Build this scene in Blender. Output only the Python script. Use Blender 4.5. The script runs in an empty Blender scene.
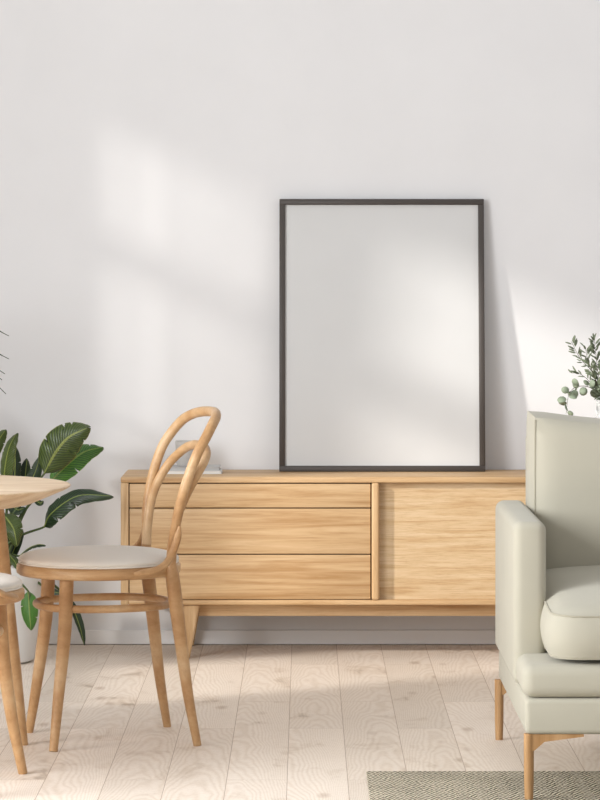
import bpy, bmesh, math, random
from mathutils import Vector, Matrix
random.seed(4)
PI = math.pi
C = bpy.context.scene.collection
S = bpy.context.scene

# ------------------------------------------------------------ camera, light, exposure
F, D, H = 3100.0, 10.1, 1.21          # focal length in pixels, camera distance to wall, eye height
cam_d = bpy.data.cameras.new('camera'); cam = bpy.data.objects.new('camera', cam_d); C.objects.link(cam)
cam.location = (0, -D, H); cam.rotation_euler = (PI/2, 0, 0)
cam_d.sensor_fit = 'VERTICAL'; cam_d.sensor_height = 36; cam_d.lens = F/800*36
cam_d.shift_x = -5/800; cam_d.shift_y = -127/800; cam_d.clip_end = 100
S.camera = cam
S.view_settings.view_transform = 'Standard'; S.view_settings.look = 'None'
S.view_settings.gamma = 1; S.view_settings.use_curve_mapping = False
S.view_settings.exposure = 0.01
w = bpy.data.worlds.new('daylight'); S.world = w; w.use_nodes = True
w.node_tree.nodes['Background'].inputs[0].default_value = (0.985, 0.985, 1.0, 1)
w.node_tree.nodes['Background'].inputs[1].default_value = 0.68
SUN = Vector((1.6, 1.0, -0.78)).normalized()
sd = bpy.data.lights.new('sun', 'SUN'); so = bpy.data.objects.new('sun', sd); C.objects.link(so)
so.location = (-8, -6, 6); so.rotation_euler = SUN.to_track_quat('-Z', 'Y').to_euler()
sd.energy = 3.1; sd.angle = math.radians(3.0); sd.color = (1.0, 0.965, 0.91)

ad_ = bpy.data.lights.new('window_daylight', 'AREA'); ao = bpy.data.objects.new('window_daylight', ad_); C.objects.link(ao)  # unseen fill lamp, added to brighten the room from the front left
ad_.shape = 'RECTANGLE'; ad_.size = 4.2; ad_.size_y = 2.6; ad_.energy = 100; ad_.color = (1.0, .99, .985)
ao.location = (-4.2, -6.6, 2.3); ao.rotation_euler = (Vector((.3, -.6, .8))-Vector(ao.location)).to_track_quat('-Z', 'Y').to_euler()

ad_ = bpy.data.lights.new('window_glow', 'AREA'); ao = bpy.data.objects.new('window_glow', ad_); C.objects.link(ao)  # added fill lamp that brightens the left-facing sides of the furniture
ad_.shape = 'RECTANGLE'; ad_.size = 1.7; ad_.size_y = 2.2; ad_.energy = 185; ad_.color = (.94, .97, 1.0)
ao.location = (-2.56, -4.15, 1.6); ao.rotation_euler = Vector((1, .12, -.15)).to_track_quat('-Z', 'Z').to_euler()

# ------------------------------------------------------------ helpers
def mat(name, rough=0.6, spec=0.4):
    m = bpy.data.materials.new(name); m.use_nodes = True
    b = m.node_tree.nodes['Principled BSDF']
    b.inputs['Roughness'].default_value = rough; b.inputs['Specular IOR Level'].default_value = spec
    return m, m.node_tree.nodes, m.node_tree.links, b
def ramp(N, cols):
    r = N.new('ShaderNodeValToRGB'); e = r.color_ramp.elements
    while len(e) < len(cols): e.new(0.5)
    for k, (p, c) in enumerate(cols): e[k].position = p; e[k].color = (*c, 1)
    return r
def lin(r, g, b):
    f = lambda v: (v/255/12.92) if v/255 <= .04045 else ((v/255+.055)/1.055)**2.4
    return (f(r), f(g), f(b))
def bump(N, L, b, src, strength, dist=0.001):
    n = N.new('ShaderNodeBump'); n.inputs['Strength'].default_value = strength; n.inputs['Distance'].default_value = dist
    L.new(src, n.inputs['Height']); L.new(n.outputs[0], b.inputs['Normal'])
def coords(N, L, which='Object', scale=(1, 1, 1), rot=(0, 0, 0), loc=(0, 0, 0)):
    t = N.new('ShaderNodeTexCoord'); m = N.new('ShaderNodeMapping')
    m.inputs['Scale'].default_value = scale; m.inputs['Rotation'].default_value = rot; m.inputs['Location'].default_value = loc
    L.new(t.outputs[which], m.inputs[0]); return m.outputs[0]
def noise(N, L, co, scale, detail=4, rough=.55, dist=0.0):
    n = N.new('ShaderNodeTexNoise'); n.inputs['Scale'].default_value = scale; n.inputs['Detail'].default_value = detail
    n.inputs['Roughness'].default_value = rough; n.inputs['Distortion'].default_value = dist
    L.new(co, n.inputs['Vector']); return n
def mixc(N, L, a, b, fac, mode='MIX'):
    m = N.new('ShaderNodeMix'); m.data_type = 'RGBA'; m.blend_type = mode
    for s, v in ((6, a), (7, b)):
        if isinstance(v, tuple): m.inputs[s].default_value = (*v, 1)
        else: L.new(v, m.inputs[s])
    if isinstance(fac, (int, float)): m.inputs[0].default_value = fac
    else: L.new(fac, m.inputs[0])
    return m.outputs[2]

def wood(name, light, mid, dark, stretch, which='Object', rough=.5, contrast=1.0, loc=(0, 0, 0)):
    m, N, L, b = mat(name, rough, .35)
    co = coords(N, L, which, stretch, loc=loc)
    broad = noise(N, L, co, 2.2, 5, .6, .6)
    fine = noise(N, L, co, 14, 6, .7, .2)
    r = ramp(N, [(.32, dark), (.5, mid), (.68, light)])
    L.new(broad.outputs[0], r.inputs[0])
    rf = ramp(N, [(.38, (.80, .74, .66)), (.52, (1, 1, 1))])
    L.new(fine.outputs[0], rf.inputs[0])
    c = mixc(N, L, r.outputs[0], rf.outputs[0], .45*contrast, 'MULTIPLY')
    L.new(c, b.inputs['Base Color']); bump(N, L, b, fine.outputs[0], .12)
    return m
def plain(name, col, rough=.6, spec=.4, bscale=None, bstr=.2):
    m, N, L, b = mat(name, rough, spec)
    co = coords(N, L)
    n = noise(N, L, co, 3, 3)
    d = tuple(v*.97 for v in col)
    r = ramp(N, [(.35, d), (.65, col)]); L.new(n.outputs[0], r.inputs[0]); L.new(r.outputs[0], b.inputs['Base Color'])
    if bscale:
        n2 = noise(N, L, co, bscale, 3); bump(N, L, b, n2.outputs[0], bstr)
    return m

M = {}
M['wall'] = plain('wall_paint', (.745, .736, .735), .85, .2, 120, .08)
M['trim'] = plain('trim_paint', (.84, .83, .82), .5, .3)
OL, OM, OD = lin(208, 177, 137), lin(197, 163, 121), lin(174, 135, 91)
M['side_h'] = wood('oak_grain_across', OL, OM, OD, (.9, 20, 22))
M['side_v'] = wood('oak_grain_upright', OL, OM, OD, (20, 20, .9))
M['side_door'] = wood('oak_door_grain', lin(210, 185, 150), lin(202, 174, 136), lin(186, 152, 110), (1.6, 24, 34), contrast=1.8, loc=(3.3, 1, 2))
BL, BM, BD = lin(204, 171, 132), lin(186, 147, 104), lin(160, 117, 74)
M['bent'] = wood('bentwood', BL, BM, BD, (3, .35, 1), 'UV', .42)
M['bent_ring'] = wood('bentwood_ring', BL, BM, BD, (2, 2, 14), 'Object', .42)
M['table'] = wood('table_wood', lin(230, 208, 180), lin(218, 192, 160), lin(196, 164, 128), (1.2, 9, 9), 'Object', .5)
M['arm_leg'] = wood('armchair_leg_wood', lin(196, 158, 116), lin(182, 142, 98), lin(164, 124, 80), (9, 9, 1), 'Object', .5)
M['gap'] = plain('dark_gap', (.02, .012, .008), .9, .1)  # near-black colour standing in for shade between the drawers
M['frame'] = plain('frame_black', lin(76, 70, 66), .5, .3)
M['pic'] = plain('blank_paper', (.62, .615, .605), .75, .25)
M['pot'] = plain('white_ceramic', (.74, .73, .71), .5, .4)
M['soil'] = plain('soil', (.06, .04, .03), .95, .1, 60, .8)
M['book_white'] = plain('white_book_cover', (.72, .71, .69), .6)
M['book_grey'] = plain('grey_book_cover', (.47, .46, .45), .6)
M['page'] = plain('paper_pages', (.78, .76, .72), .8)
M['cup'] = plain('grey_ceramic', (.50, .48, .455), .6, .3, 90, .15)
def fabric(name, col, sc=700):
    m, N, L, b = mat(name, .92, .15)
    co = coords(N, L); n = noise(N, L, co, 6, 4)
    r = ramp(N, [(.3, tuple(v*.95 for v in col)), (.7, col)]); L.new(n.outputs[0], r.inputs[0]); L.new(r.outputs[0], b.inputs['Base Color'])
    n2 = noise(N, L, co, sc, 2); bump(N, L, b, n2.outputs[0], .25, .0006)
    b.inputs['Sheen Weight'].default_value = .15
    return m
M['seat'] = fabric('seat_fabric', lin(220, 212, 201))
M['sage'] = fabric('sage_fabric', lin(181, 176, 160), 500)
M['piping'] = fabric('sage_piping', lin(172, 166, 149), 500)

def leaf_mat(name, c0, c1, rib):
    m, N, L, b = mat(name, .38, .5)
    t = N.new('ShaderNodeUVMap'); sx = N.new('ShaderNodeSeparateXYZ'); L.new(t.outputs[0], sx.inputs[0])
    # u = distance from the rib (0..1), v = along the leaf; side veins run outwards and forward
    a = N.new('ShaderNodeMath'); a.operation = 'MULTIPLY_ADD'; a.inputs[1].default_value = -.16
    L.new(sx.outputs[0], a.inputs[0]); L.new(sx.outputs[1], a.inputs[2])
    s = N.new('ShaderNodeMath'); s.operation = 'MULTIPLY'; s.inputs[1].default_value = 130; L.new(a.outputs[0], s.inputs[0])
    sn = N.new('ShaderNodeMath'); sn.operation = 'SINE'; L.new(s.outputs[0], sn.inputs[0])
    r = ramp(N, [(.25, c0), (1.0, c1)])
    mp = N.new('ShaderNodeMapRange'); mp.inputs[1].default_value = -1; L.new(sn.outputs[0], mp.inputs[0]); L.new(mp.outputs[0], r.inputs[0])
    e = ramp(N, [(.0, rib), (.05, rib), (.10, (0, 0, 0)), (.955, (0, 0, 0)), (.985, rib)])
    L.new(sx.outputs[0], e.inputs[0])
    e2 = ramp(N, [(.0, (1, 1, 1)), (.04, (1, 1, 1)), (.09, (0, 0, 0)), (.955, (0, 0, 0)), (.985, (.8, .8, .8))])
    L.new(sx.outputs[0], e2.inputs[0])
    co = coords(N, L); n = noise(N, L, co, 9, 3)
    rn = ramp(N, [(.3, (.62, .66, .6)), (.7, (1.15, 1.15, 1.0))]); L.new(n.outputs[0], rn.inputs[0])
    c = mixc(N, L, r.outputs[0], rn.outputs[0], 1.0, 'MULTIPLY')
    c = mixc(N, L, c, rib, e2.outputs[0])
    L.new(c, b.inputs['Base Color']); bump(N, L, b, mp.outputs[0], .35, .002)
    return m
M['leaf'] = leaf_mat('banana_leaf_green', lin(46, 62, 24), lin(82, 98, 40), lin(150, 156, 84))
M['leaf_dark'] = leaf_mat('banana_leaf_dark', lin(20, 38, 20), lin(40, 64, 32), lin(80, 104, 56))
M['leaf_fresh'] = leaf_mat('banana_leaf_fresh', lin(48, 92, 26), lin(84, 134, 44), lin(150, 190, 96))
M['stem'] = plain('plant_stem', lin(70, 84, 44), .6)
M['rib'] = plain('leaf_rib', lin(130, 142, 70), .5)
M['palm'] = plain('palm_blade', lin(44, 58, 36), .5)
M['trunk'] = plain('palm_trunk', lin(120, 92, 66), .9, .2, 40, .8)
M['euc'] = plain('eucalyptus_leaf', lin(140, 152, 130), .6)
M['euc_dark'] = plain('olive_leaf', lin(112, 122, 98), .6)
M['twig'] = plain('twig', lin(74, 66, 48), .8)
m, N, L, b = mat('vase_glass', .12, .5); b.inputs['Transmission Weight'].default_value = .65
b.inputs['Base Color'].default_value = (.95, .96, .96, 1); b.inputs['IOR'].default_value = 1.3; M['glass'] = m

def floor_mat():
    m, N, L, b = mat('oak_planks', .5, .35)
    tc = N.new('ShaderNodeTexCoord'); sp = N.new('ShaderNodeSeparateXYZ'); L.new(tc.outputs['Object'], sp.inputs[0])
    cb = N.new('ShaderNodeCombineXYZ'); L.new(sp.outputs[1], cb.inputs[0])
    ax = N.new('ShaderNodeMath'); ax.operation = 'ADD'; ax.inputs[1].default_value = .0426 + .1445*20; L.new(sp.outputs[0], ax.inputs[0]); L.new(ax.outputs[0], cb.inputs[1])
    br = N.new('ShaderNodeTexBrick'); L.new(cb.outputs[0], br.inputs['Vector'])
    br.inputs['Scale'].default_value = 1; br.inputs['Brick Width'].default_value = 1.35; br.inputs['Row Height'].default_value = .1445
    br.inputs['Mortar Size'].default_value = .0009; br.inputs['Mortar Smooth'].default_value = .3; br.inputs['Bias'].default_value = 0
    br.offset = .38; br.offset_frequency = 2
    br.inputs['Color1'].default_value = (0, 0, 0, 1); br.inputs['Color2'].default_value = (1, 1, 1, 1)
    # shift the grain per plank so that it breaks at every joint
    sc = N.new('ShaderNodeVectorMath'); sc.operation = 'SCALE'; sc.inputs['Scale'].default_value = 7.3
    L.new(br.outputs['Color'], sc.inputs[0])
    ad = N.new('ShaderNodeVectorMath'); ad.operation = 'ADD'; L.new(tc.outputs['Object'], ad.inputs[0]); L.new(sc.outputs[0], ad.inputs[1])
    mp2 = N.new('ShaderNodeMapping'); mp2.inputs['Scale'].default_value = (13, 6.5, 1); L.new(ad.outputs[0], mp2.inputs[0])
    def mth(op, x, y, z=None):
        q = N.new('ShaderNodeMath'); q.operation = op
        for k, v in enumerate((x, y, z)):
            if v is None: continue
            if isinstance(v, (int, float)): q.inputs[k].default_value = v
            else: L.new(v, q.inputs[k])
        return q.outputs[0]
    # cathedral grain: arches along each plank, their axis shifted at random from plank to plank
    u = mth('SUBTRACT', mth('FRACT', mth('DIVIDE', ax.outputs[0], .1445), 0), .5)
    sc3 = N.new('ShaderNodeSeparateColor'); L.new(br.outputs['Color'], sc3.inputs[0])
    u = mth('ADD', u, mth('MULTIPLY_ADD', sc3.outputs[0], 1.3, -.65))
    mp = N.new('ShaderNodeMapping'); mp.inputs['Scale'].default_value = (9, 2.2, 1); L.new(ad.outputs[0], mp.inputs[0])
    g = noise(N, L, mp.outputs[0], 1.1, 2, .5, .1)
    ph = mth('MULTIPLY_ADD', mth('MULTIPLY', u, u), 16.0, mth('MULTIPLY_ADD', sp.outputs[1], 7.0, mth('MULTIPLY', g.outputs[0], 7.0)))
    gs = N.new('ShaderNodeMath'); gs.operation = 'SINE'; L.new(mth('MULTIPLY', ph, 2*PI), gs.inputs[0])
    gr = N.new('ShaderNodeMapRange'); gr.inputs[1].default_value = -1; L.new(gs.outputs[0], gr.inputs[0])
    rg = ramp(N, [(.0, lin(203, 186, 168)), (.35, lin(208, 192, 175)), (1, lin(212, 197, 181))]); L.new(gr.outputs[0], rg.inputs[0])
    # plank tint
    rt = ramp(N, [(.0, (1.14, 1.18, 1.22)), (.5, (1.26, 1.31, 1.37)), (1, (1.33, 1.39, 1.46))]); L.new(br.outputs['Color'], rt.inputs[0])
    c = mixc(N, L, rg.outputs[0], rt.outputs[0], 1.0, 'MULTIPLY')
    # grey-brown smudges and knots
    kn = noise(N, L, mp2.outputs[0], .62, 4, .6, .5)
    rk = ramp(N, [(.27, (.52, .45, .39)), (.34, (.86, .82, .78)), (.42, (1, 1, 1)), (.75, (1.05, 1.05, 1.05))]); L.new(kn.outputs[0], rk.inputs[0])
    c = mixc(N, L, c, rk.outputs[0], .8, 'MULTIPLY')
    mp3 = N.new('ShaderNodeMapping'); mp3.inputs['Scale'].default_value = (7.5, 3.2, 1); L.new(ad.outputs[0], mp3.inputs[0])
    vo = N.new('ShaderNodeTexVoronoi'); vo.inputs['Scale'].default_value = .8; L.new(mp3.outputs[0], vo.inputs['Vector'])
    rv = ramp(N, [(.0, (.50, .40, .34)), (.05, (.68, .6, .54)), (.13, (1, 1, 1))]); L.new(vo.outputs['Distance'], rv.inputs[0])
    c = mixc(N, L, c, rv.outputs[0], .75, 'MULTIPLY')
    fi = noise(N, L, mp2.outputs[0], 9, 5, .7)
    rf = ramp(N, [(.35, (.88, .86, .84)), (.55, (1, 1, 1))]); L.new(fi.outputs[0], rf.inputs[0])
    c = mixc(N, L, c, rf.outputs[0], .6, 'MULTIPLY')
    c = mixc(N, L, c, lin(172, 148, 126), br.outputs['Fac'])
    L.new(c, b.inputs['Base Color']); bump(N, L, b, gr.outputs[0], .05)
    return m
M['floor'] = floor_mat()

def rug_mat():
    m, N, L, b = mat('braided_rug', .95, .1)
    co = coords(N, L)
    nz = noise(N, L, co, 5, 3); 
    ws = []
    for rot in (.45, -.45):
        mp = N.new('ShaderNodeMapping'); mp.inputs['Rotation'].default_value = (0, 0, rot); L.new(co, mp.inputs[0])
        wv = N.new('ShaderNodeTexWave'); wv.inputs['Scale'].default_value = 29; wv.inputs['Distortion'].default_value = 3
        wv.inputs['Detail'].default_value = 2; wv.inputs['Detail Scale'].default_value = 1.2; L.new(mp.outputs[0], wv.inputs['Vector']); ws.append(wv.outputs['Fac'])
    st = N.new('ShaderNodeTexWave'); st.inputs['Scale'].default_value = 6.5; st.bands_direction = 'X'; st.inputs['Distortion'].default_value = 1.5; L.new(co, st.inputs['Vector'])
    rs = ramp(N, [(.45, (0, 0, 0)), (.55, (1, 1, 1))]); L.new(st.outputs['Fac'], rs.inputs[0])
    f = mixc(N, L, ws[0], ws[1], rs.outputs[0])
    r = ramp(N, [(.15, lin(84, 80, 70)), (.42, lin(186, 174, 150)), (.8, lin(220, 210, 188))]); L.new(f, r.inputs[0])
    rn = ramp(N, [(.3, (.82, .82, .82)), (.65, (1.08, 1.08, 1.08))]); L.new(nz.outputs[0], rn.inputs[0])
    L.new(mixc(N, L, r.outputs[0], rn.outputs[0], 1.0, 'MULTIPLY'), b.inputs['Base Color']); bump(N, L, b, f, .8, .004)
    return m
M['rug'] = rug_mat()

def at(px, py, Y):
    d = Y + D
    return Vector(((px-305)*d/F, Y, H-(py-273)*d/F))
def obj(name, bm, m, parent=None, smooth=True, loc=None):
    me = bpy.data.meshes.new(name)
    bmesh.ops.recalc_face_normals(bm, faces=bm.faces) if name not in ('leaf', 'foliage', 'frond') else None
    bm.to_mesh(me); bm.free()
    me.materials.append(m)
    if smooth:
        me.polygons.foreach_set('use_smooth', [True]*len(me.polygons))
        me.set_sharp_from_angle(angle=math.radians(50))
    o = bpy.data.objects.new(name, me); C.objects.link(o)
    if parent: o.parent = parent
    if loc: o.location = loc
    return o
def thing(name, label, cat, loc=(0, 0, 0), rz=0, group=None):
    o = bpy.data.objects.new(name, None); C.objects.link(o); o.location = loc; o.rotation_euler = (0, 0, rz)
    return tag(o, label, cat, group)
def tag(o, label, cat, group=None):
    o['label'] = label; o['category'] = cat
    if group: o['group'] = group
    return o
def struct(name, bm, m, parent=None, smooth=False):
    o = obj(name, bm, m, parent, smooth)
    if not parent: o['kind'] = 'structure'
    return o
def box(bm, x0, x1, y0, y1, z0, z1, bev=0, seg=2, clamp=True):
    g = bmesh.ops.create_cube(bm, size=1, matrix=Matrix.Translation(((x0+x1)/2, (y0+y1)/2, (z0+z1)/2)) @ Matrix.Diagonal((x1-x0, y1-y0, z1-z0, 1)))
    if bev:
        es = list({e for v in g['verts'] for e in v.link_edges})
        bmesh.ops.bevel(bm, geom=es, offset=bev, segments=seg, profile=.5, affect='EDGES', clamp_overlap=True)
    return bm
def bx(*a, **k): return box(bmesh.new(), *a, **k)
def spline(P, n=8):
    """Catmull-Rom through rows of numbers"""
    P = [list(map(float, p)) for p in P]; out = []
    for i in range(len(P)-1):
        a = P[i-1] if i else [2*x-y for x, y in zip(P[0], P[1])]; b = P[i]; c = P[i+1]
        d = P[i+2] if i+2 < len(P) else [2*x-y for x, y in zip(P[-1], P[-2])]
        for k in range(n):
            t = k/n
            out.append([.5*(2*q+(r-p)*t+(2*p-5*q+4*r-s)*t*t+(3*q-p-3*r+s)*t**3) for p, q, r, s in zip(a, b, c, d)])
    out.append(P[-1]); return out
def tube(bm, P, r=None, ns=12, closed=False, flat=1.0, up=None, cap=True):
    """P rows (x,y,z[,r]); flat squeezes the section along the second frame axis"""
    uv = bm.loops.layers.uv.verify()
    pts = [Vector(p[:3]) for p in P]; rs = [(p[3] if len(p) > 3 else r) for p in P]; n = len(pts)
    rings = []; L_ = 0; acc = []
    prev = None
    for i in range(n):
        if closed: t = pts[(i+1) % n]-pts[i-1]
        else: t = pts[min(i+1, n-1)]-pts[max(i-1, 0)]
        t.normalize()
        if prev is None:
            u = Vector(up) if up else (Vector((0, 0, 1)) if abs(t.z) < .8 else Vector((1, 0, 0)))
        else: u = prev
        u = (u - t*u.dot(t)).normalized(); v = t.cross(u); prev = u
        if i: L_ += (pts[i]-pts[i-1]).length
        acc.append(L_)
        rings.append([bm.verts.new(pts[i]+rs[i]*(math.cos(2*PI*k/ns)*u+flat*math.sin(2*PI*k/ns)*v)) for k in range(ns)])
    m = n if closed else n-1
    for i in range(m):
        j = (i+1) % n
        for k in range(ns):
            f = bm.faces.new((rings[i][k], rings[i][(k+1) % ns], rings[j][(k+1) % ns], rings[j][k]))
            for lp, (a, c) in zip(f.loops, ((acc[i], k), (acc[i], k+1), (acc[j] if j else L_, k+1), (acc[j] if j else L_, k))):
                lp[uv].uv = (a, min(c, ns-c)/ns)
    if not closed and cap:
        bm.faces.new(rings[0][::-1]); bm.faces.new(rings[-1])
    return bm
def lathe(bm, prof, ns=48, c=(0, 0, 0)):
    rings = []
    for r, z in prof:
        if r < 1e-5: rings.append([bm.verts.new((c[0], c[1], c[2]+z))])
        else: rings.append([bm.verts.new((c[0]+r*math.cos(2*PI*k/ns), c[1]+r*math.sin(2*PI*k/ns), c[2]+z)) for k in range(ns)])
    for a, b_ in zip(rings, rings[1:]):
        for k in range(ns):
            q = [a[k % len(a)], a[(k+1) % len(a)], b_[(k+1) % len(b_)], b_[k % len(b_)]]
            q = list(dict.fromkeys(q))
            if len(q) > 2: bm.faces.new(q)
    return bm

# ------------------------------------------------------------ the room
WX0, WX1, CZ = -2.6, 3.4, 4.3
struct('floor', bx(WX0-.2, WX1, -11.5, .15, -.1, 0), M['floor'])
struct('wall_back', bx(WX0-.2, WX1, 0, .15, 0, CZ), M['wall'])
WINS = [(-1.66, -1.24, .95, 2.70, 2.27), (-2.80, -1.86, .95, 2.80, 2.27), (-5.0, -3.3, .35, 2.72, 2.25)]  # the last opening is unseen, added as a setting for the side fill lamp
bm = bmesh.new(); T = .12; ys = 0.0
for y0, y1, z0, z1, tr in WINS:
    box(bm, WX0-T, WX0, y1, ys, 0, CZ)
    box(bm, WX0-T, WX0, y0, y1, 0, z0); box(bm, WX0-T, WX0, y0, y1, z1, CZ); ys = y0
box(bm, WX0-T, WX0, -5.3, ys, 0, CZ)
struct('wall_left', bm, M['wall'])
struct('wall_outer', bx(-5.6, WX0-T, -5.25, -5.1, 0, CZ), M['wall'])  # unseen slab, added to keep the sun out of the last opening
for i, (y0, y1, z0, z1, tr) in enumerate(WINS):
    bm = bmesh.new(); a, b_ = WX0-.08, WX0-.03
    for q in ((y0, y0+.03, z0, z1), (y1-.03, y1, z0, z1), (y0+.03, y1-.03, z0, z0+.03), (y0+.03, y1-.03, z1-.03, z1), (y0+.03, y1-.03, tr-.05, tr+.05)):
        box(bm, a, b_, *q)
    if i == 0:                          # unseen upright slats, added to thin the sun coming through
        for k in range(4): box(bm, WX0-.045, WX0-.035, y0+.03+k*.085, y0+.03+k*.085+.050, z0+.03, z1-.03)
    struct('window_%d' % (i+1), bm, M['trim'])
b_ = bx(WX0, WX1, -.012, 0, .003, .047); struct('baseboard_back', b_, M['trim'])

# ------------------------------------------------------------ sideboard
sb = thing('sideboard', 'low oak sideboard with three drawers and a recessed sliding door', 'sideboard', (.22, -.2, 0))
o0 = Vector((.22, -.2, 0))
def sbp(name, bm, m, parent=None):
    bmesh.ops.translate(bm, verts=bm.verts, vec=-o0); return obj(name, bm, m, parent or sb)
XL, XR, YF, YB, ZB, ZT = -.578, 1.035, -.38, -.005, .169, .570
sbp('top_panel', bx(XL, XR, YF, YB, ZT-.018, ZT, bev=.0035), M['side_h'])
sbp('side_panel', bx(XL, XL+.0245, YF, YB, ZB, ZT-.018, bev=.003), M['side_v'])
sbp('side_panel', bx(XR-.0245, XR, YF, YB, ZB, ZT-.018, bev=.003), M['side_v'])
sbp('bottom_panel', bx(XL+.0245, XR-.0245, YF, YB, ZB, ZB+.0155, bev=.003), M['side_h'])
sbp('back_panel', bx(XL+.0245, XR-.0245, YB-.012, YB, ZB+.0155, ZT-.018), M['side_h'])
DX0, DX1 = .209, .233
sbp('divider', bx(DX0, DX1, YF-.006, YB-.012, ZB+.0155, ZT-.018, bev=.007, seg=4), M['side_v'])
sbp('inner_carcass', bx(XL+.0245, DX0, YF+.035, YF+.04, ZB+.0155, ZT-.018), M['gap'])  # dark sheet behind the drawers, shade painted into their gaps
z0 = ZB+.0155; zz = [(z0+.002, .3258), (.3292, .4708), (.4742, ZT-.0215)]
for a, b2 in zz:
    dr = sbp('drawer', bx(XL+.0275, DX0-.0035, YF+.003, YF+.025, a, b2, bev=.0018), M['side_h'])
    # finger groove strip along the top edge of each drawer
sbp('sliding_door', bx(DX1, XR-.0245, YF+.027, YF+.045, z0, ZT-.018), M['side_door'])
# apron beam and splayed legs
sbp('apron', bx(-.335, .795, YF+.062, YF+.085, .128, ZB), M['side_h'])
sbp('apron', bx(-.335, .795, YB-.09, YB-.065, .128, ZB), M['side_h'])
def leg_prism(xt0, xt1, xb0, xb1, y0, y1, yb0, yb1):
    bm = bmesh.new()
    V = [bm.verts.new(p) for p in ((xb0, yb0, 0), (xb1, yb0, 0), (xb1, yb1, 0), (xb0, yb1, 0), (xt0, y0, ZB), (xt1, y0, ZB), (xt1, y1, ZB), (xt0, y1, ZB))]
    for q in ((3, 2, 1, 0), (4, 5, 6, 7), (0, 1, 5, 4), (1, 2, 6, 5), (2, 3, 7, 6), (3, 0, 4, 7)): bm.faces.new([V[k] for k in q])
    bmesh.ops.bevel(bm, geom=list(bm.edges), offset=.003, segments=2, affect='EDGES'); return bm
for s, cx in ((1, 0), (-1, .457)):
    for (y0, y1, b0, b1) in ((YF+.012, YF+.062, YF+.004, YF+.03), (YB-.095, YB-.045, YB-.05, YB-.024)):
        pts = [-.382, -.331, -.385, -.362]
        if s < 0: pts = [.457-pts[1], .457-pts[0], .457-pts[3], .457-pts[2]]
        sbp('leg', leg_prism(*pts, y0, y1, b0, b1), M['side_v'])

# ------------------------------------------------------------ leaning picture frame
fw, fh, fd, bar = .664, .884, .022, .0185
ang = math.atan2(.090, fh)
pf = thing('picture_frame', 'large thin black frame with blank white picture leaning on the wall', 'picture frame', (.249, -.118, ZT+.001))
pf.rotation_euler = (-ang, 0, 0)
def fr(x0, x1, z0_, z1_): return bx(x0, x1, 0, fd, z0_, z1_, bev=.001, seg=1)
obj('top_rail', fr(-fw/2, fw/2, fh-bar, fh), M['frame'], pf)
obj('bottom_rail', fr(-fw/2, fw/2, 0, bar), M['frame'], pf)
obj('side_rail', fr(-fw/2, -fw/2+bar, bar, fh-bar), M['frame'], pf)
obj('side_rail', fr(fw/2-bar, fw/2, bar, fh-bar), M['frame'], pf)
obj('picture', bx(-fw/2+bar, fw/2-bar, .009, fd-.003, bar, fh-bar), M['pic'], pf)

# ------------------------------------------------------------ books and pot on the sideboard
b1 = thing('book', 'thin white book at the bottom under the grey book on the sideboard', 'book', (-.357, -.165, ZT))
obj('cover', box(bx(-.092, .092, -.065, .065, 0, .0015), -.092, .092, -.065, .065, .0085, .010), M['book_white'], b1)
obj('pages', bx(-.089, .089, -.062, .062, .0015, .0085), M['page'], b1)
b2 = thing('book', 'grey covered book lying on the white book on the sideboard', 'book', (-.357, -.165, ZT+.010))
obj('cover', box(bx(-.086, .086, -.06, .06, 0, .0015), -.086, .086, -.06, .06, .0105, .012), M['book_grey'], b2)
obj('pages', bx(-.083, .083, -.057, .057, .0015, .0105), M['book_grey'], b2)
cp = obj('ceramic_cup', lathe(bmesh.new(), [(0, 0), (.027, 0), (.030, .003), (.034, .078), (.0335, .08), (.031, .079), (.028, .008), (0, .007)]), M['cup'], loc=(-.382, -.165, ZT+.0221))
tag(cp, 'small grey ceramic cup standing on the stack of books', 'cup')

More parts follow.
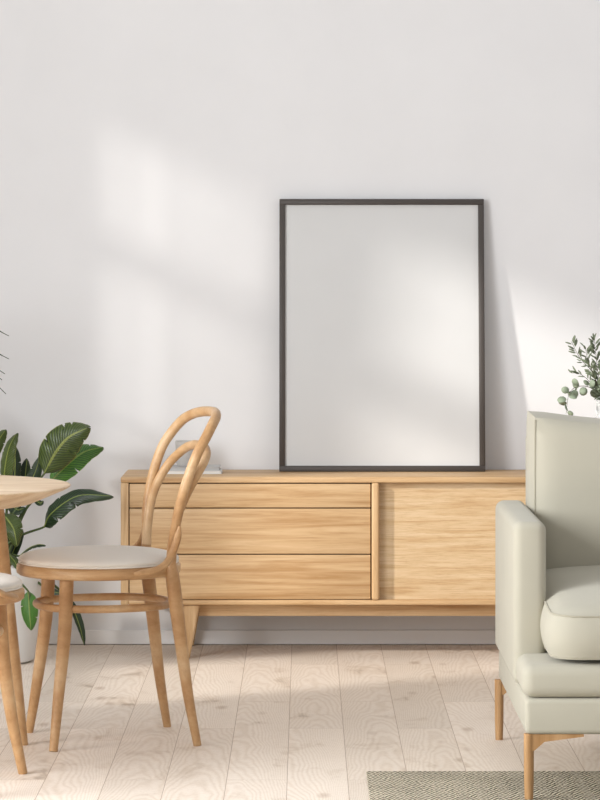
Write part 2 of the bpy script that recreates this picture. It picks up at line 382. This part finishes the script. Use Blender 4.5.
# ------------------------------------------------------------ bentwood chairs
OUT = [(-.158, .146, .455), (-.160, .150, .50), (-.163, .166, .55), (-.170, .180, .60), (-.181, .190, .65), (-.196, .196, .70), (-.216, .197, .75), (-.241, .186, .79), (-.263, .162, .82), (-.281, .125, .836), (-.292, .085, .843), (-.300, .043, .846), (-.302, 0, .847)]
INN = [(-.158, .144, .49), (-.163, .148, .54), (-.170, .156, .58), (-.182, .170, .62), (-.200, .176, .66), (-.224, .170, .70), (-.243, .153, .725), (-.258, .120, .745), (-.266, .065, .757), (-.269, 0, .760)]
def mirror(P): return P + [(a, -b, c) for a, b, c in reversed(P[:-1])]
def make_chair(label, group, loc, rz):
    t = thing('dining_chair', label, 'chair', loc, rz, group)
    w_ = M['bent']
    R0 = .212
    obj('seat_frame', lathe(bmesh.new(), [(0, .441), (.175, .441), (.180, .4315), (R0-.006, .4315), (R0, .436), (R0+.001, .447), (R0, .456), (R0-.006, .461), (.18, .461), (0, .461)], 72), M['bent_ring'], t)
    prof = [(0, .4611), (R0-.016, .4611), (R0-.007, .465), (R0-.004, .470)]
    for k in range(1, 13):
        a = k/12; prof.append(((R0-.004)*math.cos(a*PI/2)**.55 if k < 12 else 0, .470+.025*math.sin(a*PI/2)**.9))
    obj('seat_cushion', lathe(bmesh.new(), prof, 72), M['seat'], t)
    bm = tube(bmesh.new(), [(R0-.008+.0*k, 0, .4585) for k in range(1)] and [((R0-.007)*math.cos(2*PI*k/72), (R0-.007)*math.sin(2*PI*k/72), .4635) for k in range(72)], .003, 6, closed=True)
    obj('cushion_piping', bm, M['seat'], t)
    for s in (1, -1):
        P = spline([(.108, s*.122, .442, .0185), (.115, s*.130, .30, .0175), (.134, s*.147, .14, .0145), (.152, s*.170, 0, .0112)], 6)
        obj('leg', tube(bmesh.new(), P, ns=16), w_, t)
        P = spline([(-.158, s*.146, .462, .0150), (-.163, s*.149, .42, .0185), (-.178, s*.154, .30, .0175), (-.198, s*.162, .14, .0140), (-.222, s*.172, 0, .0105)], 6)
        obj('leg', tube(bmesh.new(), P, ns=16), w_, t)
        P = spline([(-.172, s*.186, .564), (-.164, s*.184, .525), (-.150, s*.186, .49), (-.128, s*.205, .468), (-.095, s*.2185, .455), (-.045, s*.2225, .449)], 6)
        rr = [min(1, .35+i/5, .35+(len(P)-1-i)/4) for i in range(len(P))]
        P = [p+[.0098*q] for p, q in zip(P, rr)]
        obj('brace', tube(bmesh.new(), P, ns=12, flat=.62, up=(0, 0, 1)), w_, t)
    obj('back_hoop', tube(bmesh.new(), spline(mirror(OUT), 5), .0132, 16), w_, t)
    obj('inner_hoop', tube(bmesh.new(), [p+[.0120*min(1, .3+i/14, .3+(100-i)/14)] for i, p in enumerate(spline(mirror(INN), 5))], ns=16), w_, t)
    P = []
    for k in range(64):
        a = 2*PI*k/64; c_, s_ = math.cos(a), math.sin(a)
        P.append((-.012+.172*math.copysign(abs(c_)**.85, c_), .150*math.copysign(abs(s_)**.85, s_), .354))
    obj('stretcher_ring', tube(bmesh.new(), P, .0100, 12, closed=True), w_, t)
    return t
A1 = math.radians(195.5)
make_chair('bentwood dining chair with double-hoop back in front of the sideboard', 'bentwood dining chairs', (-.535, -2.06, 0), A1)
make_chair('bentwood dining chair cut off by the left edge, its seat under the table', 'bentwood dining chairs', (-.881, -2.72, 0), math.radians(77))

# ------------------------------------------------------------ round table
TZ = .682; tx, ty = -1.035, -2.38
tb = thing('dining_table', 'round pale wood table with a thin tapered rim beside the chairs', 'table', (tx, ty, 0))
obj('table_top', lathe(bmesh.new(), [(0, TZ-.047), (.345, TZ-.047), (.355, TZ-.045), (.44, TZ-.010), (.449, TZ-.005), (.4505, TZ-.002), (.4485, TZ), (.44, TZ+.0005), (0, TZ+.0005)], 96), M['table'], tb)
la = math.atan2(.235, .318)
for a in (la, la+1.86, la+3.73):
    c_, s_ = math.cos(a), math.sin(a)
    P = [(r_*c_, r_*s_, z_, q) for r_, z_, q in ((.302, TZ-.046, .022), (.328, .45, .0205), (.362, .2, .017), (.388, 0, .013))]
    obj('leg', tube(bmesh.new(), spline(P, 5), ns=20), M['bent'], tb)

# ------------------------------------------------------------ armchair
ac0 = Vector((.92, -2.54, 0))
ac = thing('armchair', 'pale sage green upholstered armchair with light wooden legs', 'armchair', ac0)
def acp(name, bm, m, parent=None):
    bmesh.ops.translate(bm, verts=bm.verts, vec=-ac0); return obj(name, bm, m, parent or ac)
AX0, AX1 = .497, 1.343
acp('base_rail', bx(AX0+.006, AX1-.006, -3.02, -2.05, .155, .237, bev=.012, seg=4), M['sage'])
acp('deck', bx(AX0, AX1, -3.022, -2.07, .2375, .314, bev=.026, seg=5), M['sage'])
def arm(x0, x1):
    bm = bx(x0, x1, -2.80, -2.085, .2385, .624, bev=.022, seg=5); return bm
acp('armrest', arm(AX0-.006, .569), M['sage']); acp('armrest', arm(AX1-.069, AX1+.003), M['sage'])
acp('back_frame', bx(.571, AX1-.071, -2.13, -2.055, .32, .80, bev=.02, seg=4), M['sage'])
def cushion(x0, x1, y0, y1, z0, z1, bulge, axis, corner=.05, n=22, crown=(1, 1)):
    """Box cushion: rounded plan outline, puffed faces along `axis` (1=y, 2=z)"""
    bm = bmesh.new(); bmesh.ops.create_cube(bm, size=2)
    bmesh.ops.subdivide_edges(bm, edges=bm.edges, cuts=n, use_grid_fill=True)
    hx, hy, hz = (x1-x0)/2, (y1-y0)/2, (z1-z0)/2; c_ = Vector(((x0+x1)/2, (y0+y1)/2, (z0+z1)/2)); hs = (hx, hy, hz)
    oth = [k for k in range(3) if k != axis]
    for v in bm.verts:
        p = [v.co[k] for k in range(3)]
        q = [p[k]*hs[k] for k in range(3)]
        # round the plan outline corners
        e = []
        for k in oth:
            lim = hs[k]-corner; e.append((abs(q[k])-lim) if abs(q[k]) > lim else 0)
        if e[0] > 0 and e[1] > 0:
            mx = max(e); l = math.hypot(*e); 
            for j, k in enumerate(oth):
                q[k] = math.copysign(hs[k]-corner+e[j]*mx/l, q[k])
        # puff
        g = 1
        for k in oth: g *= max(0, 1-abs(p[k])**2.6)
        side = abs(p[axis])
        q[axis] += math.copysign(bulge*g**.42, p[axis])*(side > .999)*crown[0 if p[axis] < 0 else 1] if side > .999 else 0
        # belly of the boxing band
        for k in oth:
            if abs(p[k]) > .999: q[k] += math.copysign(.012*(1-p[axis]**2), p[k])
        v.co = c_ + Vector(q)
    return bm
def dip(x, z):
    p = (x-.92)/.345; return z-.026*max(0, 1-p*p)*max(0, (z-.6)/.25)
scm = cushion(.566, 1.274, -3.012, -2.30, .325, .424, .042, 2, .07, crown=(.1, 1))
def tilt(y, z): return z+.034*max(0, (y+3.012)/.71)*max(0, min(1, (z-.33)/.09))
for v in scm.verts: v.co.z = tilt(v.co.y, v.co.z)
sc = acp('seat_cushion', scm, M['sage'])
bcm = cushion(.575, 1.265, -2.335, -2.135, .345, .850, .042, 1, .008)
for v in bcm.verts: v.co.z = dip(v.co.x, v.co.z)
bc = acp('back_cushion', bcm, M['sage'])
def outline(x0, x1, a0, a1, c_, r, axis):
    P = []
    for cx, cy, s in ((x1-r, a1-r, 0), (x0+r, a1-r, 1), (x0+r, a0+r, 2), (x1-r, a0+r, 3)):
        for k in range(7):
            t = (s+k/6)*PI/2; u, v = cx+r*math.cos(t), cy+r*math.sin(t)
            P.append((u, v, c_) if axis == 2 else (u, c_, v))
    return P
def sub(name, P, par, r=.0028):
    bm = tube(bmesh.new(), P, r, 6, closed=True); bmesh.ops.translate(bm, verts=bm.verts, vec=-ac0); return obj(name, bm, M['piping'], par)
sub('piping', [(a, b, tilt(b, c)) for a, b, c in outline(.566, 1.274, -3.012, -2.30, .424, .07, 2)], sc)
sub('piping', outline(.566, 1.274, -3.012, -2.30, .330, .07, 2), sc)
for x_ in (.5765, 1.2635):
    bm = tube(bmesh.new(), [(x_, -2.336, .35+.012*k) for k in range(42)], .0026, 6); bmesh.ops.translate(bm, verts=bm.verts, vec=-ac0); obj('piping', bm, M['piping'], bc)
def ac_leg(x, y, sx, z1):
    g = .0
    bm = tube(bmesh.new(), [(x, y, z1, .0098), (x, y, .05, .0112), (x, y, .156, .0118)], ns=16)
    # tapered wing that follows the underside of the rail
    V = []
    for yy in (y-.009, y+.009):
        V.append([bm.verts.new(q) for q in ((x, yy, .1555), (x+sx*.125, yy, .1555), (x+sx*.125, yy, .150), (x+sx*.035, yy, .138), (x+sx*.012, yy, .118), (x, yy, .116))])
    bm.faces.new(V[0]); bm.faces.new(V[1][::-1])
    for k in range(6): bm.faces.new((V[0][k], V[0][(k+1) % 6], V[1][(k+1) % 6], V[1][k]))
    return bm
for x, sx in ((.5125, 1), (AX1-.0155, -1)):
    acp('leg', ac_leg(x, -3.005, sx, .0065), M['arm_leg']); acp('leg', ac_leg(x-.009*sx, -2.062, sx, 0), M['arm_leg'])

# ------------------------------------------------------------ rug
rg = obj('rug', bx(.148, 2.6, -5.2, -2.605, .0005, .006, bev=.002), M['rug'])
tag(rg, 'flat beige rug with dark braided texture under the armchair', 'rug')

# ------------------------------------------------------------ banana plant
def leaf_mesh(P3, width, nrm, slits=(), curl=.18, seed=0):
    """P3: three or four spine points; nrm: which way the blade faces"""
    rnd = random.Random(seed)
    n = 110; m_ = 7
    sp = spline(P3, 40); ln = len(sp)-1
    pts = [Vector(sp[min(ln, round(i*ln/n))]) for i in range(n+1)]
    bm = bmesh.new(); uv = bm.loops.layers.uv.verify(); rows = []
    nrm = Vector(nrm).normalized()
    sl = [(s if isinstance(s, tuple) else (s, rnd.choice((-1, 1)), .35)) for s in slits]
    for i in range(n+1):
        s = i/n
        t = (pts[min(i+1, n)]-pts[max(i-1, 0)]).normalized()
        side = t.cross(nrm).normalized(); up = side.cross(t)
        wd = width*.5*(math.sin(PI*min(1, s**.72))**.62 if 0 < s < 1 else 0)
        wd = max(wd, .0015)
        row = []
        for k in range(-m_, m_+1):
            u = k/m_; ww = wd; shift = 0
            for ss, sgn, dep in sl:
                d = abs(s-ss-.16*abs(u)*.3)
                if sgn*u > 0 and d < .0075 and abs(u) > dep: ww = wd*dep/abs(u)
            # ruffled rim
            rf = .02*width*math.sin(s*37+seed+(2 if u < 0 else 0))*abs(u)**2
            row.append((bm.verts.new(pts[i]+side*u*ww+up*(-curl*width*u*u+rf)+t*.05*width*abs(u)), u, s))
        rows.append(row)
    for a, b_ in zip(rows, rows[1:]):
        for k in range(2*m_):
            f = bm.faces.new((a[k][0], a[k+1][0], b_[k+1][0], b_[k][0]))
            for lp, q in zip(f.loops, (a[k], a[k+1], b_[k+1], b_[k])): lp[uv].uv = (abs(q[1]), q[2])
    return bm, pts
PC = Vector((-.985, -.44, 0))
bp = thing('banana_plant', 'leafy green banana plant with torn leaves behind the table', 'plant', PC)
pot = thing('plant_pot', 'white rounded floor pot holding the banana plant', 'pot', PC)
obj('pot_body', lathe(bmesh.new(), [(0, 0), (.125, 0), (.14, .008), (.158, .12), (.165, .27), (.165, .30), (.160, .305), (.154, .30), (.150, .26), (0, .25)], 64), M['pot'], pot)
obj('soil', lathe(bmesh.new(), [(0, .253), (.148, .253), (.149, .262), (.1, .270), (0, .272)], 40), M['soil'], pot)
def plant_leaf(px, w_px, Y, matn, nrm=(0, -1, .25), slits=(), root=None, curl=.16, seed=1, stem=True):
    """px: spine pixels from petiole to tip, Y: depths per point"""
    P = [at(x, y, yy)-PC for (x, y), yy in zip(px, Y)]
    bm, pts = leaf_mesh([tuple(p) for p in P], w_px/320, nrm, slits, curl, seed)
    lf = obj('leaf', bm, M[matn], bp)
    sol = lf.modifiers.new('thick', 'SOLIDIFY'); sol.thickness = .0012
    nv = Vector(nrm).normalized()
    rb = [tuple(p+nv*.0012)+(.0017*(1-.7*i/len(pts)),) for i, p in enumerate(pts)][::4]
    obj('midrib', tube(bmesh.new(), rb, ns=8), M['rib'], lf)
    if stem:
        r_ = Vector(root or (random.uniform(-.05, .06), random.uniform(-.05, .05), .262))
        d = (P[1]-P[0]).normalized(); b_ = P[0]
        mid = r_.lerp(b_, .55)+Vector((0, 0, .03))
        Q = spline([tuple(r_)+(.0058,), tuple(mid)+(.0046,), tuple(b_)+(.0030,), tuple(b_+d*.03)+(.0022,)], 8)
        obj('stem', tube(bmesh.new(), Q, ns=10), M['stem'], bp)
plant_leaf([(44, 474), (56, 452), (69, 437), (87, 428)], 36, (-.50, -.52, -.54, -.56), 'leaf', (.10, -1, .25), [(.42, 1, .45), (.60, -1, .5), (.30, -1, .6), (.78, 1, .55), (.70, -1, .7)], seed=3)
plant_leaf([(50, 482), (66, 466), (84, 452), (103, 447)], 25, (-.42, -.42, -.40, -.38), 'leaf_fresh', (.1, -1, .5), [(.35, 1, .5), (.75, -1, .6)], seed=5)
plant_leaf([(44, 527), (52, 513), (78, 496), (112, 496)], 21, (-.50, -.55, -.58, -.60), 'leaf_dark', (-.25, -1, .5), [(.30, 1, .3), (.55, 1, .2), (.42, -1, .6)], seed=8)
plant_leaf([(4, 486), (5, 468), (9, 448), (16, 434)], 17, (-.50, -.52, -.54, -.56), 'leaf', (-.6, -1, .1), [(.5, -1, .6)], seed=11, root=(-.03, -.03, .262))
plant_leaf([(14, 488), (15, 470), (15, 456), (13, 444)], 13, (-.40, -.40, -.40, -.41), 'leaf_dark', (.25, -1, 0), [(.45, 1, .4)], seed=12)
plant_leaf([(23, 492), (25, 478), (26, 468), (27, 459)], 12, (-.36, -.36, -.36, -.36), 'leaf_dark', (.3, -1, 0), [(.5, -1, .5)], seed=13)
plant_leaf([(28, 494), (32, 480), (36, 470), (40, 456)], 14, (-.40, -.42, -.42, -.42), 'leaf_dark', (-.1, -1, 0), [(.6, -1, .5)], seed=14)
plant_leaf([(-12, 470), (-6, 450), (0, 438), (5, 431)], 14, (-.40, -.42, -.44, -.46), 'leaf', (0, -1, .2), [(.5, 1, .6)], seed=15)
plant_leaf([(2, 513), (8, 520), (14, 530), (17, 546)], 22, (-.55, -.58, -.60, -.60), 'leaf', (.2, -1, .3), [(.4, 1, .4), (.6, -1, .4)], seed=16)
plant_leaf([(8, 500), (13, 506), (18, 510), (24, 508)], 12, (-.45, -.47, -.50, -.52), 'leaf_dark', (0, -1, .5), [], seed=17)
plant_leaf([(34, 498), (38, 502), (41, 503), (43, 501)], 6, (-.45, -.45, -.45, -.45), 'leaf_dark', (0, -1, .3), [], seed=18)
plant_leaf([(20, 556), (28, 549), (37, 545), (45, 545)], 8, (-.52, -.56, -.60, -.62), 'leaf_dark', (0, -.6, 1), [(.5, 1, .5)], seed=19)
plant_leaf([(28, 591), (29, 604), (30, 618), (31, 630)], 17, (-.63, -.645, -.65, -.65), 'leaf_fresh', (0, -1, .05), [(.3, 1, .5), (.6, -1, .5)], seed=20, root=(.0, -.06, .262))
plant_leaf([(70, 600), (76, 615), (81, 630), (84, 645)], 9, (-.34, -.34, -.34, -.34), 'leaf_dark', (-.4, -1, .05), [], seed=21, root=(.08, .02, .262))
plant_leaf([(46, 589), (52, 591), (58, 593), (64, 592)], 9, (-.50, -.50, -.50, -.50), 'leaf_dark', (0, -.8, .6), [], seed=22)
plant_leaf([(8, 553), (11, 557), (15, 562), (18, 569)], 10, (-.52, -.55, -.57, -.58), 'leaf', (.3, -1, .3), [], seed=23)
plant_leaf([(22, 530), (16, 545), (10, 560), (6, 572)], 10, (-.40, -.38, -.36, -.34), 'leaf_dark', (0, -1, .2), [], seed=24)
plant_leaf([(-20, 520), (-34, 500), (-55, 488), (-80, 490)], 26, (-.42, -.40, -.40, -.42), 'leaf', (0, -.8, .8), [(.5, 1, .4)], seed=25)
plant_leaf([(-8, 480), (-22, 450), (-36, 425), (-55, 410)], 30, (-.40, -.36, -.34, -.34), 'leaf', (0, -1, .4), [(.4, -1, .4)], seed=26)

# ------------------------------------------------------------ dracaena at the far left (blade tips reach the photo)
DC = Vector((-1.30, -.62, 0))
dp = thing('dracaena_plant', 'tall plant with thin dark arching blades at the left edge', 'plant', DC)
dpot = thing('plant_pot', 'white round floor pot of the tall plant beyond the left edge', 'pot', DC)
obj('pot_body', lathe(bmesh.new(), [(0, 0), (.09, 0), (.10, .008), (.118, .20), (.120, .24), (.112, .24), (.108, .20), (0, .19)], 48), M['pot'], dpot)
obj('soil', lathe(bmesh.new(), [(0, .195), (.105, .195), (.107, .205), (0, .212)], 32), M['soil'], dpot)
obj('trunk', tube(bmesh.new(), spline([(0, 0, .205, .018), (.015, 0, .5, .016), (0, .01, .78, .014), (.01, 0, .95, .010)], 8), ns=14), M['trunk'], dp)
top = Vector((.01, 0, .93))
tips = [(9, 336), (9, 359), (5, 374), (6, 394), (2, 380)]
def blade(P, wd):
    bm = bmesh.new(); sp = [Vector(p) for p in spline(P, 8)]; n = len(sp); rows = []
    for i, p in enumerate(sp):
        t = (sp[min(i+1, n-1)]-sp[max(i-1, 0)]).normalized(); s_ = t.cross(Vector((.2, -1, .35))).normalized()
        w_ = wd*max(.04, math.sin(PI*min(.97, .22+.78*i/(n-1))))
        rows.append([bm.verts.new(p-s_*w_+Vector((0, 0, .3*w_))), bm.verts.new(p), bm.verts.new(p+s_*w_+Vector((0, 0, .3*w_)))])
    for a, b_ in zip(rows, rows[1:]):
        for k in range(2): bm.faces.new((a[k], a[k+1], b_[k+1], b_[k]))
    return bm
ends = [at(x, y, -.62-.02*k)-DC for k, (x, y) in enumerate(tips)]
for k in range(22):
    a = k*2.4; l = random.uniform(.26, .36)
    e_ = Vector((l*math.cos(a), l*.75*math.sin(a), .93+random.uniform(-.12, .2)))
    if e_.x < .2: ends.append(e_)
for e_ in ends:
    h = top.lerp(e_, .5); h.z = max(top.z, e_.z)+.09
    f_ = obj('frond', blade([tuple(top), tuple(top.lerp(h, .6)+Vector((0, 0, .02))), tuple(h.lerp(e_, .3)), tuple(e_)], .0095), M['palm'], dp)
    f_.modifiers.new('thick', 'SOLIDIFY').thickness = .001

# ------------------------------------------------------------ vase with branches
VC = Vector((.965, -.2, ZT+.0005))
vz = obj('glass_vase', lathe(bmesh.new(), [(0, 0), (.045, 0), (.058, .01), (.064, .05), (.060, .10), (.046, .15), (.036, .19), (.036, .235), (.0345, .235), (.0335, .19), (.043, .15), (.057, .10), (.061, .05), (.054, .013), (.04, .006), (0, .006)], 48), M['glass'], loc=VC)
tag(vz, 'clear glass vase on the sideboard behind the armchair', 'vase')
def branch(label, pts, kind, n, size, seed):
    rnd = random.Random(seed)
    root = Vector((0, 0, .012)) + Vector((rnd.uniform(-.02, .02), rnd.uniform(-.02, .02), 0))
    neck = Vector((max(-.018, min(.018, pts[0][0]-VC.x)), rnd.uniform(-.015, .015), .225))
    t = thing('eucalyptus_branch' if kind == 'round' else 'olive_branch', label, 'branch', VC, 0, 'branches in the glass vase')
    P = spline([tuple(root)+(.0018,), tuple(neck)+(.0017,)] + [tuple(p-VC)+(.0013-.0003*i,) for i, p in enumerate(pts)], 10)
    obj('stem', tube(bmesh.new(), P, ns=6), M['twig'], t)
    bm = bmesh.new(); first = 13
    for k in range(n):
        i = first+int((len(P)-1-first)*(k+.5)/n); c_ = Vector(P[i][:3]); tg = (Vector(P[min(i+1, len(P)-1)][:3])-Vector(P[i-1][:3])).normalized()
        rd = Vector((rnd.gauss(0, 1), rnd.gauss(0, .8), rnd.gauss(0, 1))).normalized()
        rd = (rd-tg*rd.dot(tg)).normalized(); ax = (rd+tg*(.9 if kind != 'round' else .2)).normalized()
        nr = ax.cross(Vector((rnd.gauss(0, .6), 1, rnd.gauss(0, .6)))).normalized(); sd_ = ax.cross(nr)
        nr, sd_ = (sd_, nr)
        L_ = size*rnd.uniform(.7, 1.15); W = L_*(.92 if kind == 'round' else .27)
        st = c_+ax*.004; m8 = 10; ring = []
        for q in range(m8):
            th = 2*PI*q/m8; u = .5-.5*math.cos(th); ring.append(bm.verts.new(st+ax*L_*u+sd_*W*.5*math.sin(th)*(1.0 if kind == 'round' else (1-.25*u))+nr*.08*L_*math.sin(th)**2))
        cv = bm.verts.new(st+ax*L_*.5)
        for q in range(m8): bm.faces.new((ring[q], ring[(q+1) % m8], cv))
        bm.faces.new((bm.verts.new(c_-tg*.0008), bm.verts.new(c_+tg*.0008), ring[0]))
    f_ = obj('foliage', bm, M['euc' if kind == 'round' else 'euc_dark'], t); f_.modifiers.new('thick', 'SOLIDIFY').thickness = .0007
Yv = -.2
def PP(*a): return [at(x, y, Yv+dy) for x, y, dy in a]
branch('round-leaved grey-green eucalyptus branch drooping lowest at the left of the vase', PP((598, 392, 0), (583, 386, -.03), (570, 392, -.05), (566, 414, -.06)), 'round', 22, .028, 1)
branch('small-leaved olive branch leaning furthest left above the eucalyptus', PP((600, 392, 0), (592, 372, .0), (580, 358, .0), (571, 341, .01)), 'thin', 48, .024, 2)
branch('upright olive branch with long narrow leaves in the middle of the vase', PP((602, 390, 0), (598, 372, .0), (596, 355, .02), (594, 338, .02)), 'thin', 48, .030, 3)
branch('narrow-leaved olive branch between the leaning and upright ones', PP((600, 394, 0), (594, 376, -.03), (588, 360, -.04), (585, 347, -.05)), 'thin', 42, .027, 4)
branch('short low olive branch with a few leaves pointing left of the vase', PP((600, 396, 0), (590, 382, .02), (580, 374, .02), (571, 373, .03)), 'thin', 14, .030, 5)
branch('olive branch leaning right in the vase by the photo edge', PP((606, 390, 0), (610, 370, .0), (616, 350, .02), (620, 338, .02)), 'thin', 42, .028, 6)
branch('low full olive branch filling the vase mouth', PP((604, 396, 0), (602, 384, -.03), (604, 370, -.04), (606, 352, -.05)), 'thin', 48, .028, 7)
